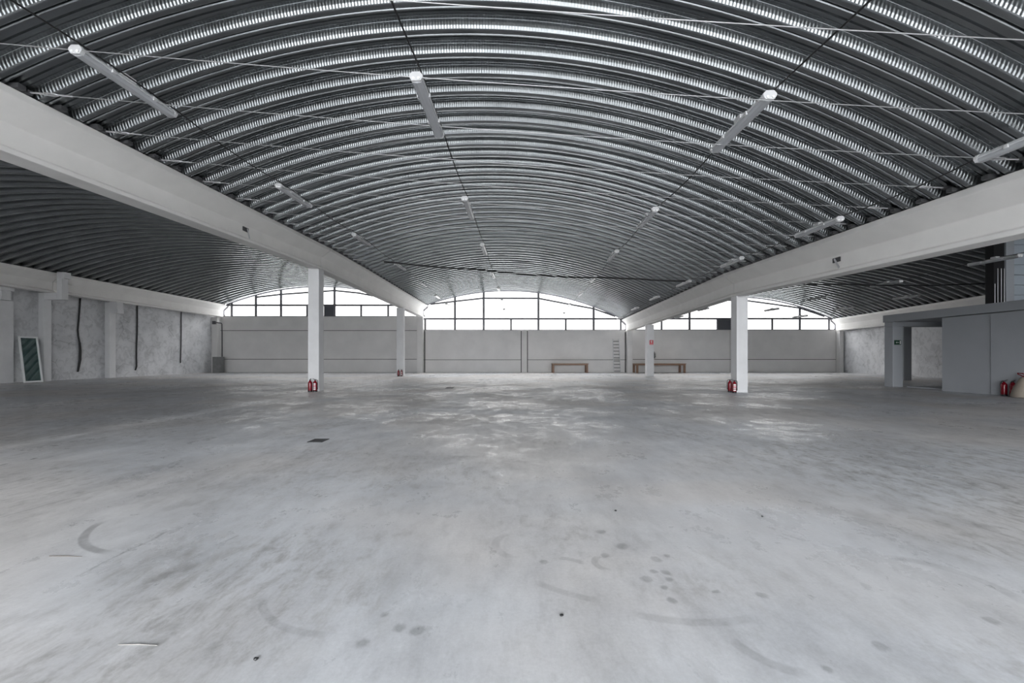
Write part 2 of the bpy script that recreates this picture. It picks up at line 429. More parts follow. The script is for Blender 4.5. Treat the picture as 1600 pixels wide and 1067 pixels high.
# added dark covers on top of the beams, blocking sky light between the vaults
def sky_cover(E, Z, H, side, ext=0):
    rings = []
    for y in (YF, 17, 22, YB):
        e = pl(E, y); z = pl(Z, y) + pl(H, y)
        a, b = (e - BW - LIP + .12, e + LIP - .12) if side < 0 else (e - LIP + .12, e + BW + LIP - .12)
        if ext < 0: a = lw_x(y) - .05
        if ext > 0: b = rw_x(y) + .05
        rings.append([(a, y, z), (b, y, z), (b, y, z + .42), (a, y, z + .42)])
    return struct(MB().loft(rings).build('sky_cover_1', M['sky_cover']))
for g in ((LB_E, LB_Z, LB_H, -1), (RB_E, RB_Z, RB_H, 1), (LW_E, LW_Z, LW_H, -1, -1), (RW_E, RW_Z, RW_H, 1, 1)): sky_cover(*g)

# ------------------------------------------------------------------ floor, walls
struct(MB().box(-30, 33, YF, YB + .4, -.2, 0).build('floor', M['floor']))
struct(MB().box(-150, 150, -150, 190, -.35, -.21).build('ground', M['asphalt']))
# left wall
struct(MB().box(-28.7, -28.3, YF, YB + .3, 0, 7.05).build('wall_left', M['plaster']))
MBr = MB(); 
rr = []
for y in (YF, YB + .3): x = rw_x(y); rr.append([(x, y, 0), (x + .4, y, 0), (x + .4, y, 5.75), (x, y, 5.75)])
struct(MBr.loft(rr).build('wall_right', M['plaster']))

# back wall: precast panels with open joints on a dark backing
SL, SC, SR = C + (HY - 494.5) * YB / F, C + (HY - 516) * YB / F, C + (HY - 515.5) * YB / F
xw = lambda px: (px - CX) * YB / F
zw = lambda py: C + (HY - py) * YB / F
wb = MB()
wb.box(-28.4, xw(657), YB + .05, YB + .3, 0, SL - .02, 1)
wb.box(xw(657), 31.6, YB + .05, YB + .3, 0, SC - .03, 1)
def panels(x0, x1, zs, top):
    zz = [0.0] + zs + [top]
    for i in range(len(zz) - 1):
        wb.box(x0 + .02, x1 - .02, YB, YB + .1, zz[i] + (.025 if i else 0.02), zz[i + 1] - (.025 if i < len(zz) - 2 else 0))
zj = zw(562)
panels(-28.3, xw(657), [zw(561.2), zw(516.4)], SL)
panels(xw(657), xw(814), [zj], SC); panels(xw(814) + .06, xw(824.5) - .06, [], SC); panels(xw(824.5), xw(982), [zj], SC)
panels(xw(982), xw(1141), [zw(561.5)], SR); panels(xw(1141), 31.4, [zw(561.5)], SR)
struct(wb.build('wall_back', [M['panel'], M['joint']]))

def pilaster(x0, x1, y0, y1, z1, label, name='wall_pilaster', m='column'):
    o = MB().box(x0, x1, y0, y1, 0, z1).build(name, M[m], bevel=.012)
    return tag(o, label, 'pilaster')
pl_l = pilaster(xw(652.5), xw(662), YB - .35, YB - .005, pl(LB_Z, YB) - .005, 'pilaster against the back wall under the end of the left beam', m='panel')
pl_r = pilaster(xw(978.5), xw(987), YB - .35, YB - .005, pl(RB_Z, YB) - .005, 'pilaster against the back wall under the end of the right beam', m='panel')
pl_m = pilaster(xw(815), xw(823.5), YB - .03, YB - .005, zw(518), 'narrow grey pilaster at the middle of the back wall', m='panel')
pilaster(xw(1306), xw(1312.5), YB - .45, YB - .005, pl(RW_Z, YB) - .005, 'pilaster in the right back corner by the plastered wall', m='panel')
pilaster(-28.29, -27.75, YB - .45, YB - .005, pl(LW_Z, YB) - .005, 'pilaster in the left back corner behind the drainpipe', m='panel')

# front wall behind the camera: loading door opening and clerestory openings
fw = MB()
fw.box(-28.7, -8.2, YF - .3, YF, 0, 5.0); fw.box(-28.7, -8.2, YF - .3, YF, 6.1, 8.6); fw.box(9.0, 26, YF - .3, YF, 0, 3.9)
fw.box(-8.2, -7.4, YF - .3, YF, 0, 5.0); fw.box(8.2, 9.0, YF - .3, YF, 0, 4.3)
fw.box(-8.2, 9.0, YF - .3, YF, 4.25, 4.5)
struct(fw.build('wall_front', M['panel']))

# ------------------------------------------------------------------ columns
def column(x0, x1, y0, y1, z1, label, m='column'):
    o = MB().box(x0, x1, y0, y1, 0, z1).build('concrete_column', M[m], bevel=.018)
    return tag(o, label, 'column', 'free-standing concrete columns')
column(-8.51, -8.05, 17.07, 17.53, pl(LB_Z, 17.3) - .003, 'tall white column at left with two fire extinguishers at its front foot')
column(-8.83, -8.31, 31.3, 31.8, pl(LB_Z, 31.5) - .003, 'far white column under the left beam with red extinguishers at its foot')
column(9.02, 9.47, 16.44, 16.89, pl(RB_Z, 16.7) - .003, 'wide white column under the right beam with extinguishers at its left foot')
column(10.30, 10.82, 31.2, 31.7, pl(RB_Z, 31.4) - .003, 'far white column with a red sign, in front of the long table')
ex_col = column(18.27, 18.76, 19.65, 20.10, 2.895, 'grey column with the green exit sign beside the grey room', 'greyroom')

# left wall pilasters with corbels
def corbel_pilaster(y0, y1, label, kind):
    t = thing('wall_column', label, 'column', (0, 0, 0), 'columns along the left wall')
    z = pl(LW_Z, y0)
    MB().box(-28.295, -27.95, y0, y1, 0, z - (.02 if kind != 0 else .75)).build('shaft', M['column'], t, bevel=.012)
    if kind == 2:
        MB().box(-27.95, -27.45, y0, y1 + .02, z - .52, z - .005).build('corbel', M['column'], t, bevel=.01)
        MB().box(-27.95, -27.40, y0 - .01, y1 + .03, z - .80, z - .52).build('corbel', M['column'], t, bevel=.01)
    if kind == 1:
        bd = MB()
        bd.box(-27.94, -27.19, y0, y0 + .36, z - .42, z - .01)
        bd.box(-27.19, -26.88, y0, y0 + .36, z - .42, z + .85)
        bd.box(-27.19, -26.72, y0 - .005, y0 + .365, z + .85, z + 1.22)
        bd.build('boxed_offset', M['column'], t, bevel=.012)
    if kind == 0:
        MB().box(-28.295, -27.98, y0 + .1, y1 - .1, z - .72, z - .2).build('capital', M['column'], t, bevel=.01)
        MB().box(-28.295, -27.9, y0, y1, z - .2, z - .005).build('capital', M['column'], t, bevel=.01)
    return t
corbel_pilaster(22.35, 22.98, 'leftmost wall column, cut by the photo edge beside the leaning glass door', 0)
corbel_pilaster(24.46, 24.86, 'wall column just right of the leaning glass door, with a boxed offset on top', 1)
corbel_pilaster(28.45, 28.90, 'wall column with a blocky corbel between the hanging black cables', 2)
# ------------------------------------------------------------------ back windows
def arch_pts(left, right, sag, n=40, dz=0.0):
    out = []
    for k in range(n + 1):
        x, z = vault_z(left, right, sag, YB, k / n); out.append((x, z + dz))
    return out
def roof_z_at(left, right, sag, x, Y):
    xl, _ = left(Y); xr, _ = right(Y)
    return vault_z(left, right, sag, Y, (x - xl) / (xr - xl))[1]
def make_window(name, left, right, sag, x0, x1, sill, mull, transom_py, upper, prof_l, prof_r, louver):
    ap = arch_pts(left, right, sag)
    t = bpy.data.objects.new(name, None); COL.objects.link(t); struct(t); t.location = (0, YB + .15, 0)
    # pane
    pts = [(x0, sill)] + [(x0, ap[0][1] + .3)] + [(x, z + .13) for x, z in ap] + [(x1, ap[-1][1] + .3), (x1, sill)]
    pb = MB(); n = len(pts)
    pb.add([(x, .03, z) for x, z in pts] , [tuple(range(n))])
    pb.build('window_pane', M['pane'], t)
    fr = MB(); zt = zw(transom_py)
    # arched head following the sheet
    head = [(x, z + .05) for x, z in ap]
    for i in range(len(head) - 1): fr.bar((head[i][0], -.05, head[i][1]), (head[i + 1][0], -.05, head[i + 1][1]), .1, .13, (0, 0, 1))
    fr.bar((x0 + .2, 0, zt), (x1 - .2, 0, zt), .08, .17)
    fr.bar((x0 + .2, 0, sill + .03), (x1 - .2, 0, sill + .03), .1, .07)
    for px, full in mull:
        x = xw(px); zt2 = (roof_z_at(left, right, sag, x, YB) + .08) if full else zt
        fr.bar((x, 0, sill), (x, 0, zt2), .20 if full else .17, .07, (0, 1, 0))
    for a, b in zip(upper[:-1], upper[1:]):
        fr.bar((xw(a[0]), 0, zw(a[1])), (xw(b[0]), 0, zw(b[1])), .06, .15)
    for prof in (prof_l, prof_r):
        if prof:
            for a, b in zip(prof[:-1], prof[1:]): fr.bar((a[0], 0, a[1]), (b[0], 0, b[1]), .06, .15)
    fr.build('window_frame', M['frame'], t)
    if louver:
        lv = MB(); a, b, y0, y1, blades = louver
        lv.box(xw(a), xw(b), -.02, .02, zw(y1), zw(y0), 0)
        if blades:
            for k in range(6):
                z = lerp(zw(y1), zw(y0), (k + .5) / 6)
                lv.box(xw(a) + .04, xw(b) - .04, -.07, -.02, z - .05, z + .03, 0)
        for xx in (a, b): lv.bar((xw(xx), -.04, zw(y1)), (xw(xx), -.04, zw(y0)), .1, .1, (0, 1, 0), 1)
        for zz in (y0, y1): lv.bar((xw(a), -.04, zw(zz)), (xw(b), -.04, zw(zz)), .1, .1, (0, 0, 1), 1)
        lv.build('ventilation_louvre', [M['louver'], M['frame']], t)
    return t
def prof_line(E, Z, H, side, right_side, off):
    e, z, h = pl(E, YB), pl(Z, YB), pl(H, YB); k = h / .92
    half = [(0, 0), (0, .085), (-.10, .135), (-.10, .50), (LIP, .79), (LIP, .92)]
    s = 1 if right_side else -1
    b = e if (side < 0) == right_side else (e + BW if right_side else e - BW)
    return [(b + s * (o + off), z + q * k) for o, q in half]
cxl, cxr = pl(LB_E, YB) - BW / 2, pl(RB_E, YB) + BW / 2
make_window('window_1', LL, LR, sagL, -28.2, cxl, SL,
            [(360.5, 1), (398.5, 1), (437.8, 1), (478.7, 0), (521.8, 1), (563.5, 0), (605.8, 0)], 476.5,
            [(398.5, 464), (437.8, 459.6), (480, 456.6), (521.8, 453.6), (560, 457.5), (608, 467)],
            prof_line(LW_E, LW_Z, LW_H, -1, True, .06), None, (506.5, 521, 478, 493.5, True))
make_window('window_2', CL, CR, sagC, cxl, cxr, SC,
            [(664, 0), (710.6, 1), (755.6, 1), (798.5, 0), (841.4, 1), (884.4, 0), (928, 1), (970.5, 0)], 498,
            [(672, 475), (710.6, 470.5), (755.6, 465.5), (841.4, 465.8), (884, 474), (928, 482), (962, 494)],
            prof_line(LB_E, LB_Z, LB_H, -1, True, .06), prof_line(RB_E, RB_Z, RB_H, 1, False, .06), None)
make_window('window_3', RL, RR, sagR, cxr, 31.5, SR,
            [(1034.5, 0), (1078.3, 1), (1122, 0), (1165, 1), (1208, 0), (1251.3, 1), (1297, 0)], 497.6,
            [(1034, 476), (1078.3, 468), (1165, 469), (1210, 475), (1251.3, 481), (1290, 494)],
            None, prof_line(RW_E, RW_Z, RW_H, 1, False, .06), (1122, 1143, 499.5, 514.5, False))

# ------------------------------------------------------------------ lamps
LAMP_L = 1.5
def make_lamp():
    t = thing('batten_light', '', 'ceiling light')
    W = .082
    hp = [(-W, .055), (-W, .075), (-W * .55, .115), (W * .55, .115), (W, .075), (W, .055)]
    MB().loft([[(x, y, z) for x, z in hp] for y in (.03, LAMP_L - .03)]).build('housing', M['lampbody'], t)
    lp = [(W * .88, .055), (W * .86, .03), (W * .6, .004), (0, -.004), (-W * .6, .004), (-W * .86, .03), (-W * .88, .055)]
    MB().loft([[(x, y, z) for x, z in lp] for y in (.03, LAMP_L - .03)], smooth=False).build('diffuser', M['lens'], t)
    for y0, y1, s in ((-.005, .045, -1), (LAMP_L - .045, LAMP_L + .005, 1)):
        ep = [(-W * 1.05, .055), (-W * 1.05, .08), (-W * .6, .12), (W * .6, .12), (W * 1.05, .08), (W * 1.05, .055), (W * .7, .01), (-W * .7, .01)]
        MB().loft([[(x, y, z) for x, z in ep] for y in (y0, y1)]).build('end_cap', M['lampcap'], t)
        for sx in (-1, 1):
            MB().tube([(sx * .035, (y0 if s < 0 else y1) + s * .012, .035), (sx * .035, (y0 if s < 0 else y1) - s * .02, .035)], .018, 10).build('tube_holder', M['tube'], t)
    g = MB().box(-.06, .06, .62, .80, .11, .17).build('gear_box', M['lampcap'], t, bevel=.01)
    for y in (.4, 1.05):
        for sx in (-1, 1): MB().box(sx * W - .012, sx * W + .012, y, y + .05, .035, .085).build('clip', M['lampcap'], t)
    return t
lamp0 = make_lamp(); used = [False]
def place_lamp(a, b, label, group):
    t = lamp0 if not used[0] else copy_tree(lamp0); used[0] = True
    d = b - a; t.location = a
    t.rotation_mode = 'QUATERNION'
    rz = math.atan2(-d.x, d.y); rx = math.atan2(d.z, math.hypot(d.x, d.y))
    t.rotation_mode = 'XYZ'; t.rotation_euler = (rx, 0, rz)
    t['label'] = label; t['group'] = group
    return t
ORD = ['nearest', 'second', 'third', 'fourth', 'fifth', 'sixth', 'seventh']
LY = [5.25, 9.8, 14.5, 19.8, 24.5, 29.2, 34.0]
ROWS = {
    'row beside the left beam': [(118, 82), (435, 291), (553, 366), (618, 411), (657.5, 440), (680.5, 459.7), (697, 472.8)],
    'row just left of the crown': [(650, 124), (726, 311), (753.5, 382), (768, 424), (778, 447.5), (784, 466), (787.5, 481)],
    'row just right of the crown': [(1203, 153), (1024, 328), (964, 392), (930, 431), (910, 455), (891, 473), (881.5, 487)],
    'row beside the right beam': [(1680, 186), (1313, 343), (1159, 403), (1078, 438), (1029, 462), (997, 479), (972, 493.5)]}
XF = {}
CAB = []
for row, pts in ROWS.items():
    k4 = .93 if row == 'row beside the right beam' else 1.0
    P3 = [at(px, py + 3, Y * k4) for (px, py), Y in zip(pts, LY)]
    if row == 'row beside the right beam': P3[0] = Vector((7.25, 4.88, CAMZ + 2.98))
    line = [P3[0] + (P3[0] - P3[1]) * 1.5 - Vector((.25, 0, .25)) * (1 if k4 < 1 else 0)]
    for i, a in enumerate(P3):
        b = P3[i + 1] if i < 6 else a + (a - P3[i - 1])
        d = (b - a); d = d * (LAMP_L * k4 / Vector((d.x, d.y, 0)).length)
        d.z = lerp(d.z, .06, .6)
        place_lamp(a, a + d, f'{ORD[i]} twin-tube batten light in the {row} under the central vault', 'lights under the central vault')
        side = Vector((.06, 0, .135))
        line += [a + side, a + d + side]
    line.append(line[-1] + (line[-1] - line[-3]).normalized() * 2.5)
    CAB.append((row, line))
def sagline(pts, drop=.05, n=5):
    out = [pts[0]]
    for a, b in zip(pts[:-1], pts[1:]):
        for k in range(1, n + 1):
            q = a.lerp(b, k / n); L = (b - a).length
            q.z -= drop * 4 * (k / n) * (1 - k / n) * (1 if L > 2 else 0); out.append(q)
    return out
for row, line in CAB:
    o = MB().tube(sagline(line, .07), .011, 6).build('power_cable', M['cable'])
    tag(o, f'black power cable of the {row} under the central vault', 'cable', 'cables along the light rows')
# right bay lamps
RB_ROWS = {'row nearest the right beam': [(1106.5, 481, 26), (1066.5, 493.2, 31)],
           'middle row': [(1594, 400, 13), (1408, 439.5, 17.4), (1292.5, 463, 22.1), (1216, 481.8, 26.8)],
           'outer row': [(1436, 461.5, 23), (1333, 480, 27), (1261, 492.6, 31.5)]}
for row, pts in RB_ROWS.items():
    ln = []
    for i, (px, py, Y) in enumerate(pts):
        a = at(px, py + 2, Y); d = Vector((.07, LAMP_L, .04)) if row != 'outer row' else Vector((-.02, LAMP_L, .04))
        place_lamp(a, a + d, f'{ORD[i]} batten light in the {row} of the right-hand bay', 'lights in the right-hand bay')
        ln += [a + Vector((.06, 0, .135)), a + d + Vector((.06, 0, .135))]
    if row != 'row nearest the right beam':
        ln = [ln[0] + (ln[0] - ln[2]) * .9] + ln
        o = MB().tube(sagline(ln, .06), .011, 6).build('power_cable', M['cable'])
        tag(o, f'black power cable of the {row} of lights in the right-hand bay', 'cable', 'cables along the light rows')
# cross cables
o = MB().tube(sagline([at(600, 409, 18.8), at(650, 414, 18.8), at(742, 420.5, 18.8), at(860, 431, 18.8), at(935, 433.5, 18.8), at(1000, 436, 18.8), at(1078, 439, 18.8)], .03), .035, 6).build('power_cable', M['cable'])
tag(o, 'thick black cable strung across the central vault linking its four fourth lights', 'cable')
o = MB().tube(sagline([at(1222, 443.5, 18), at(1324, 444, 18), at(1440, 446, 18), at(1560, 441.5, 18)], .02), .03, 6).build('power_cable', M['cable'])
tag(o, 'thick black cable strung across the right-hand bay towards the black pipes', 'cable')

# ------------------------------------------------------------------ tie wires across the central vault
def make_tie(Y, k):
    a = Vector((CL(Y)[0] - .05, Y, CL(Y)[1] + .03)); b = Vector((CR(Y)[0] + .05, Y, CR(Y)[1] + .12))
    t = thing('tie_wire', f'thin steel tie wire under the central vault, {k} from the camera', 'tie wire', a, 'tie wires under the central vault')
    L = b - a
    pts = []
    for i in range(25):
        f = i / 24; q = L * f; q.z -= .10 * 4 * f * (1 - f); pts.append(q)
    MB().tube(pts, .0058, 6).build('wire', M['wire'], t)
    d = (pts[1] - pts[0]).normalized(); d2 = (pts[-2] - pts[-1]).normalized(); R = Vector((0, 1, 0))
    for base, dd in ((pts[0], d), (pts[-1], d2)):
        tb = MB()
        p0, p1 = base + dd * .34, base + dd * .58
        for s in (-1, 1): tb.tube([p0, p0 + dd * .04 + R * .03 * s, p1 - dd * .04 + R * .03 * s, p1], .010, 6)
        tb.tube([base + dd * .12, p0 + dd * .02], .013, 6); tb.tube([p1 - dd * .02, p1 + dd * .22], .013, 6)
        tb.build('turnbuckle', M['alu'], t)
        MB().bar(base - dd * .10, base + dd * .14, .07, .06).build('anchor', M['iron'], t)
    return t
NTH = ['first', 'second', 'third', 'fourth', 'fifth', 'sixth', 'seventh', 'eighth', 'ninth', 'tenth', 'eleventh', 'twelfth', 'thirteenth', 'fourteenth', 'fifteenth', 'sixteenth']
for k in range(14): make_tie(4.05 + 1.2 * k, NTH[k])
# dark sheet feet where the ribs land on the big beams
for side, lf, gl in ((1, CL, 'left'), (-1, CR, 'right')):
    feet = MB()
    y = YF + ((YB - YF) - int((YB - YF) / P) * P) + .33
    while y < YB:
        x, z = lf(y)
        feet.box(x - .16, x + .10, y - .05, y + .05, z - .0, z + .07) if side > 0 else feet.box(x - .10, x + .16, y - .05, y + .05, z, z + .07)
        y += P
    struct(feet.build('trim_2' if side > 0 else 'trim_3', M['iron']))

# ------------------------------------------------------------------ fire extinguishers
def make_ext():
    t = thing('fire_extinguisher', '', 'fire extinguisher')
    MB().lathe([(.078, 0), (.082, .01), (.082, .05), (.078, .055)], n=24).build('base_ring', M['black'], t)
    MB().lathe([(.0, .03), (.076, .03), (.078, .06), (.078, .36), (.070, .40), (.045, .435), (.028, .45), (.026, .47), (0, .47)], n=24).build('cylinder', M['red'], t)
    lb = MB(); n = 10
    for z0, z1, mi in ((.30, .345, 0), (.215, .285, 1), (.16, .195, 0), (.085, .135, 0)):
        vs = []
        for k in range(n + 1):
            a = -PI / 2 - .62 + 1.24 * k / n
            vs += [(.0795 * math.cos(a), .0795 * math.sin(a), z0), (.0795 * math.cos(a), .0795 * math.sin(a), z1)]
        lb.add(vs, [(2 * k, 2 * k + 2, 2 * k + 3, 2 * k + 1) for k in range(n)], mi)
    lb.build('label_sticker', [M['label'], M['pinklabel']], t)
    MB().lathe([(.0, .465), (.024, .465), (.024, .50), (.016, .515), (0, .515)], n=14).build('valve', M['iron'], t)
    MB().bar((.0, 0, .505), (-.10, 0, .545), .022, .01).bar((0, 0, .495), (-.085, 0, .505), .022, .01).build('lever', M['black'], t)
    hp = [Vector((.02, 0, .495)), Vector((.06, -.01, .50)), Vector((.095, -.01, .46)), Vector((.10, 0, .36)), Vector((.098, 0, .22)), Vector((.095, 0, .10))]
    MB().tube(hp, [.011, .011, .011, .011, .012, .017], 8).build('hose', M['black'], t)
    return t
ext0 = make_ext(); exused = [False]
def ext(loc, rz, label, group, scale=1.0):
    t = ext0 if not exused[0] else copy_tree(ext0); exused[0] = True
    t.location = loc; t.rotation_euler = (0, 0, rz); t.scale = (scale,) * 3
    t['label'] = label; t['group'] = group
    return t
def exat(px, Y): return Vector(((px - CX) * Y / F, Y, 0))
g = 'fire extinguishers on the floor'
ext(exat(484.5, 16.92), 2.4, 'plain red fire extinguisher, left one of the pair before the tall left column', g)
ext(exat(492.3, 16.94), .1, 'red fire extinguisher with white labels, right one before the tall left column', g)
ext(exat(622.6, 31.15), 2.2, 'left fire extinguisher of the pair at the far left column', g)
ext(exat(627.4, 31.15), .2, 'right fire extinguisher of the pair at the far left column', g)
ext(exat(1140.5, 16.75), 2.6, 'left fire extinguisher of the pair beside the wide right column', g)
ext(exat(1147.4, 16.32), -.3, 'right fire extinguisher of the pair, touching the wide right column', g)
ext(Vector((18.08, 15.05, 0)), 1.5, 'dark red fire extinguisher against the grey room, farther from the hand truck', g, 1.1)
ext(Vector((18.10, 14.80, 0)), 1.2, 'dark red fire extinguisher against the grey room, next to the hand truck', g, 1.1)

# black extinguisher hung on the far right column
t = thing('hanging_extinguisher', 'small black extinguisher hung on the right side of the far column with the red sign', 'fire extinguisher', (10.90, 31.4, 1.35))
MB().lathe([(0, 0), (.06, 0), (.068, .03), (.068, .34), (.05, .40), (.022, .43), (0, .43)], n=18).build('cylinder', M['black'], t)
MB().lathe([(0, .42), (.02, .42), (.02, .47), (0, .47)], n=10).bar((0, 0, .47), (-.02, -.11, .52), .025, .015).build('valve', M['black'], t)
MB().tube([(.02, 0, .45), (.07, -.02, .44), (.10, -.03, .36), (.10, -.03, .2), (.09, -.03, .1)], [.012, .012, .012, .014, .026], 8).build('hose', M['black'], t)
MB().box(-.085, -.05, -.03, .03, .15, .3).build('bracket', M['iron'], t)

# ------------------------------------------------------------------ signs
t = thing('extinguisher_sign', 'small red sign with a white mark on the far right column', 'sign', at(1017.8, 535, 31.19))
MB().box(-.14, .14, -.012, .008, -.18, .18).build('plate', M['signred'], t)
s_ = MB()
s_.box(-.025, .045, -.016, -.012, -.04, .12); s_.box(-.01, .03, -.016, -.012, .12, .145); s_.box(-.10, .10, -.016, -.012, -.14, -.115)
s_.bar((-.09, -.014, .02), (-.05, -.014, .12), .015, .004, (0, 1, 0)); s_.build('pictogram', M['signwhite'], t)
t = thing('exit_sign', 'small dark green exit sign with white symbols on the grey column', 'sign', at(1402.6, 535, 19.64))
MB().box(-.16, .16, -.012, .008, -.11, .11).build('plate', M['signgreen'], t)
s_ = MB()
s_.bar((-.04, -.014, 0), (.055, -.014, 0), .02, .004, (0, 1, 0))                       # arrow shaft, pointing left
s_.add([(-.05, -.0145, .045), (-.10, -.0145, 0), (-.05, -.0145, -.045)], [(0, 1, 2)])
s_.box(.09, .135, -.016, -.012, -.075, .08)                                             # doorway
s_.build('pictogram', M['signwhite'], t)

# ------------------------------------------------------------------ leaning glass door
t = thing('glass_door', 'white framed glass door leaf leaning against the left wall', 'door leaf', (0, 0, 0))
A, B = Vector((-27.40, 22.98, .0)), Vector((-27.32, 23.80, .0))
Tp = Vector((-27.98, 23.20, 2.62)); Tq = Vector((-27.98, 24.06, 2.62))
ux = (B - A).normalized(); uz = ((Tp - A) - ux * (Tp - A).dot(ux)).normalized(); un = ux.cross(uz).normalized()
sh = (Tp - A).dot(ux)
A0 = A
mat = Matrix((ux, un, uz)).transposed().to_4x4(); mat.translation = A0
t.matrix_world = mat
Wd, Hd = .88, (Tp - A).length
def sx(x, z): return x + sh * z / Hd
def shbar(mb, x0, x1, z0, z1, y0, y1):
    vs = [(sx(x, z), y, z) for z in (z0, z1) for y in (y0, y1) for x in (x0, x1)]
    mb.add(vs, [(0, 2, 3, 1), (4, 5, 7, 6), (0, 1, 5, 4), (2, 6, 7, 3), (0, 4, 6, 2), (1, 3, 7, 5)])
fr = MB()
shbar(fr, 0, .085, 0, Hd, -.03, .03); shbar(fr, Wd - .085, Wd, 0, Hd, -.03, .03)
shbar(fr, .085, Wd - .085, 0, .085, -.03, .03); shbar(fr, .085, Wd - .085, Hd - .085, Hd, -.03, .03)
fr.build('door_frame', M['white'], t, bevel=.006)
gb = MB(); shbar(gb, .08, Wd - .08, .08, Hd - .08, -.006, .006); gb.build('glass', M['doorglass'], t)
hb = MB(); shbar(hb, Wd - .22, Wd - .03, 1.08, 1.40, -.055, -.032); hb.build('lock_plate', M['white'], t)
hb2 = MB(); shbar(hb2, Wd - .2, Wd - .06, 1.02, 1.05, -.09, -.06); hb2.build('handle', M['alu'], t)

# ------------------------------------------------------------------ cables hanging on the left wall
def wall_cable(pxs, Y, label, r=.035, double=False):
    pts = []
    for px, py in pxs:
        p = at(px, py, Y); q = Vector((-28.25, Y + (p.x + 28.25) * -0.0, p.z)); 
        q.y = F * -28.25 / (px - CX); q.z = CAMZ + (HY - py) * q.y / F; pts.append(q)
    mb = MB().tube(pts, r, 8)
    if double: mb.tube([p + Vector((0, .06 + .03 * math.sin(i), 0)) for i, p in enumerate(pts[len(pts) // 2:])], r * .5, 6)
    return tag(mb.build('hanging_cable', M['cable'], None), label, 'cable', 'black cables hanging down the left wall')
wall_cable([(125.5, 466), (124.5, 480), (123, 500), (121.5, 515), (122.3, 525), (124.3, 535), (124.8, 548), (124.4, 562), (122.5, 574), (121.5, 581)], 26.8,
           'wavy black cable hanging left of the wall column with the blocky corbel', .045, True)
wall_cable([(214.4, 477), (214.6, 500), (214.4, 520), (213.4, 540), (213.2, 560), (213.6, 572), (212, 577), (211.2, 578)], 30.8,
           'thick black cable hanging just right of the wall column with the blocky corbel', .045)
wall_cable([(283.2, 487), (283.2, 510), (283, 540), (282.3, 560), (282.2, 567)], 35,
           'shorter black cable hanging nearest to the back wall', .035)
# drainpipe and plinth in the left back corner
t = thing('drain_pipe', 'thin grey drainpipe in the left back corner ending on a concrete plinth', 'pipe', (0, 0, 0))
MB().tube([at(336.5, 503.6, 38.2), at(346.2, 505, 38.2), at(346.8, 506.5, 38.2), at(347, 520, 38.2), at(347, 557.4, 38.2)], .045, 8).build('pipe', M['iron'], t)
MB().bar(at(334.5, 501.5, 38.15), at(334.5, 506.5, 38.15), .3, .1, (0, 1, 0)).build('bracket', M['iron'], t)
pb = fl(335, 580.5); 
o = MB().box(-27.72, -27.02, 37.9, 38.5, 0, CAMZ + (HY - 557.5) * 38 / F).build('concrete_plinth', M['darkbox'], bevel=.01)
tag(o, 'dark grey concrete block on the floor in the left back corner', 'block')
# thin downpipes by the back wall
for px, top, lab in ((663.6, 496, 'thin black downpipe on the back wall beside the left beam pilaster'), (977.2, 517, 'thin black downpipe on the back wall beside the right beam pilaster')):
    o = MB().tube([at(px, 582.2, YB - .06), at(px, top + 2, YB - .06)], .045, 8).build('downpipe', M['cable'])
    tag(o, lab, 'pipe')

# ------------------------------------------------------------------ tables, ladder
def table(px0, px1, Y, depth, h, label, inset):
    x0, x1 = (px0 - CX) * Y / F, (px1 - CX) * Y / F
    t = thing('wooden_table', label, 'table', ((x0 + x1) / 2, Y, 0)); w = (x1 - x0) / 2
    MB().box(-w - .05, w + .05, -.03, depth + .03, h - .06, h).build('tabletop', M['woodtop'], t, bevel=.008)
    ap = MB(); ap.box(-w + .1, w - .1, .02, .05, h - .17, h - .06); ap.box(-w + .1, w - .1, depth - .05, depth - .02, h - .17, h - .06)
    ap.box(-w + .02, -w + .05, .1, depth - .1, h - .17, h - .06); ap.box(w - .05, w - .02, .1, depth - .1, h - .17, h - .06); ap.build('apron', M['wood'], t)
    for sx_ in (-1, 1):
        for y in (0, depth - .14):
            xx = sx_ * (w - .09)
            MB().box(xx - .09, xx + .09, y, y + .14, 0, h - .06).build('leg', M['wood'], t, bevel=.008)
    return t
table(863, 919, 38.1, .75, .88, 'small brown wooden table against the middle of the back wall', 0)
table(994.5, 1071.5, 37.6, 1.2, .88, 'long brown wooden table behind the far column with the red sign', 0)
t = thing('ladder', 'grey metal ladder leaning on the back wall right of the small table', 'ladder', (0, 0, 0))
a0, a1 = at(959.2, 581, 38.2), at(957.6, 529.5, 38.9); b0, b1 = at(969.6, 581, 38.2), at(966.8, 529.5, 38.9)
a0.z = b0.z = 0.02
MB().bar(a0, a1, .045, .05, (0, 1, 0)).build('rail', M['alu'], t); MB().bar(b0, b1, .045, .05, (0, 1, 0)).build('rail', M['alu'], t)
for k in range(10):
    f = (k + .45) / 10.2
    MB().tube([a0.lerp(a1, f), b0.lerp(b1, f)], .026, 8).build('rung', M['iron'], t)

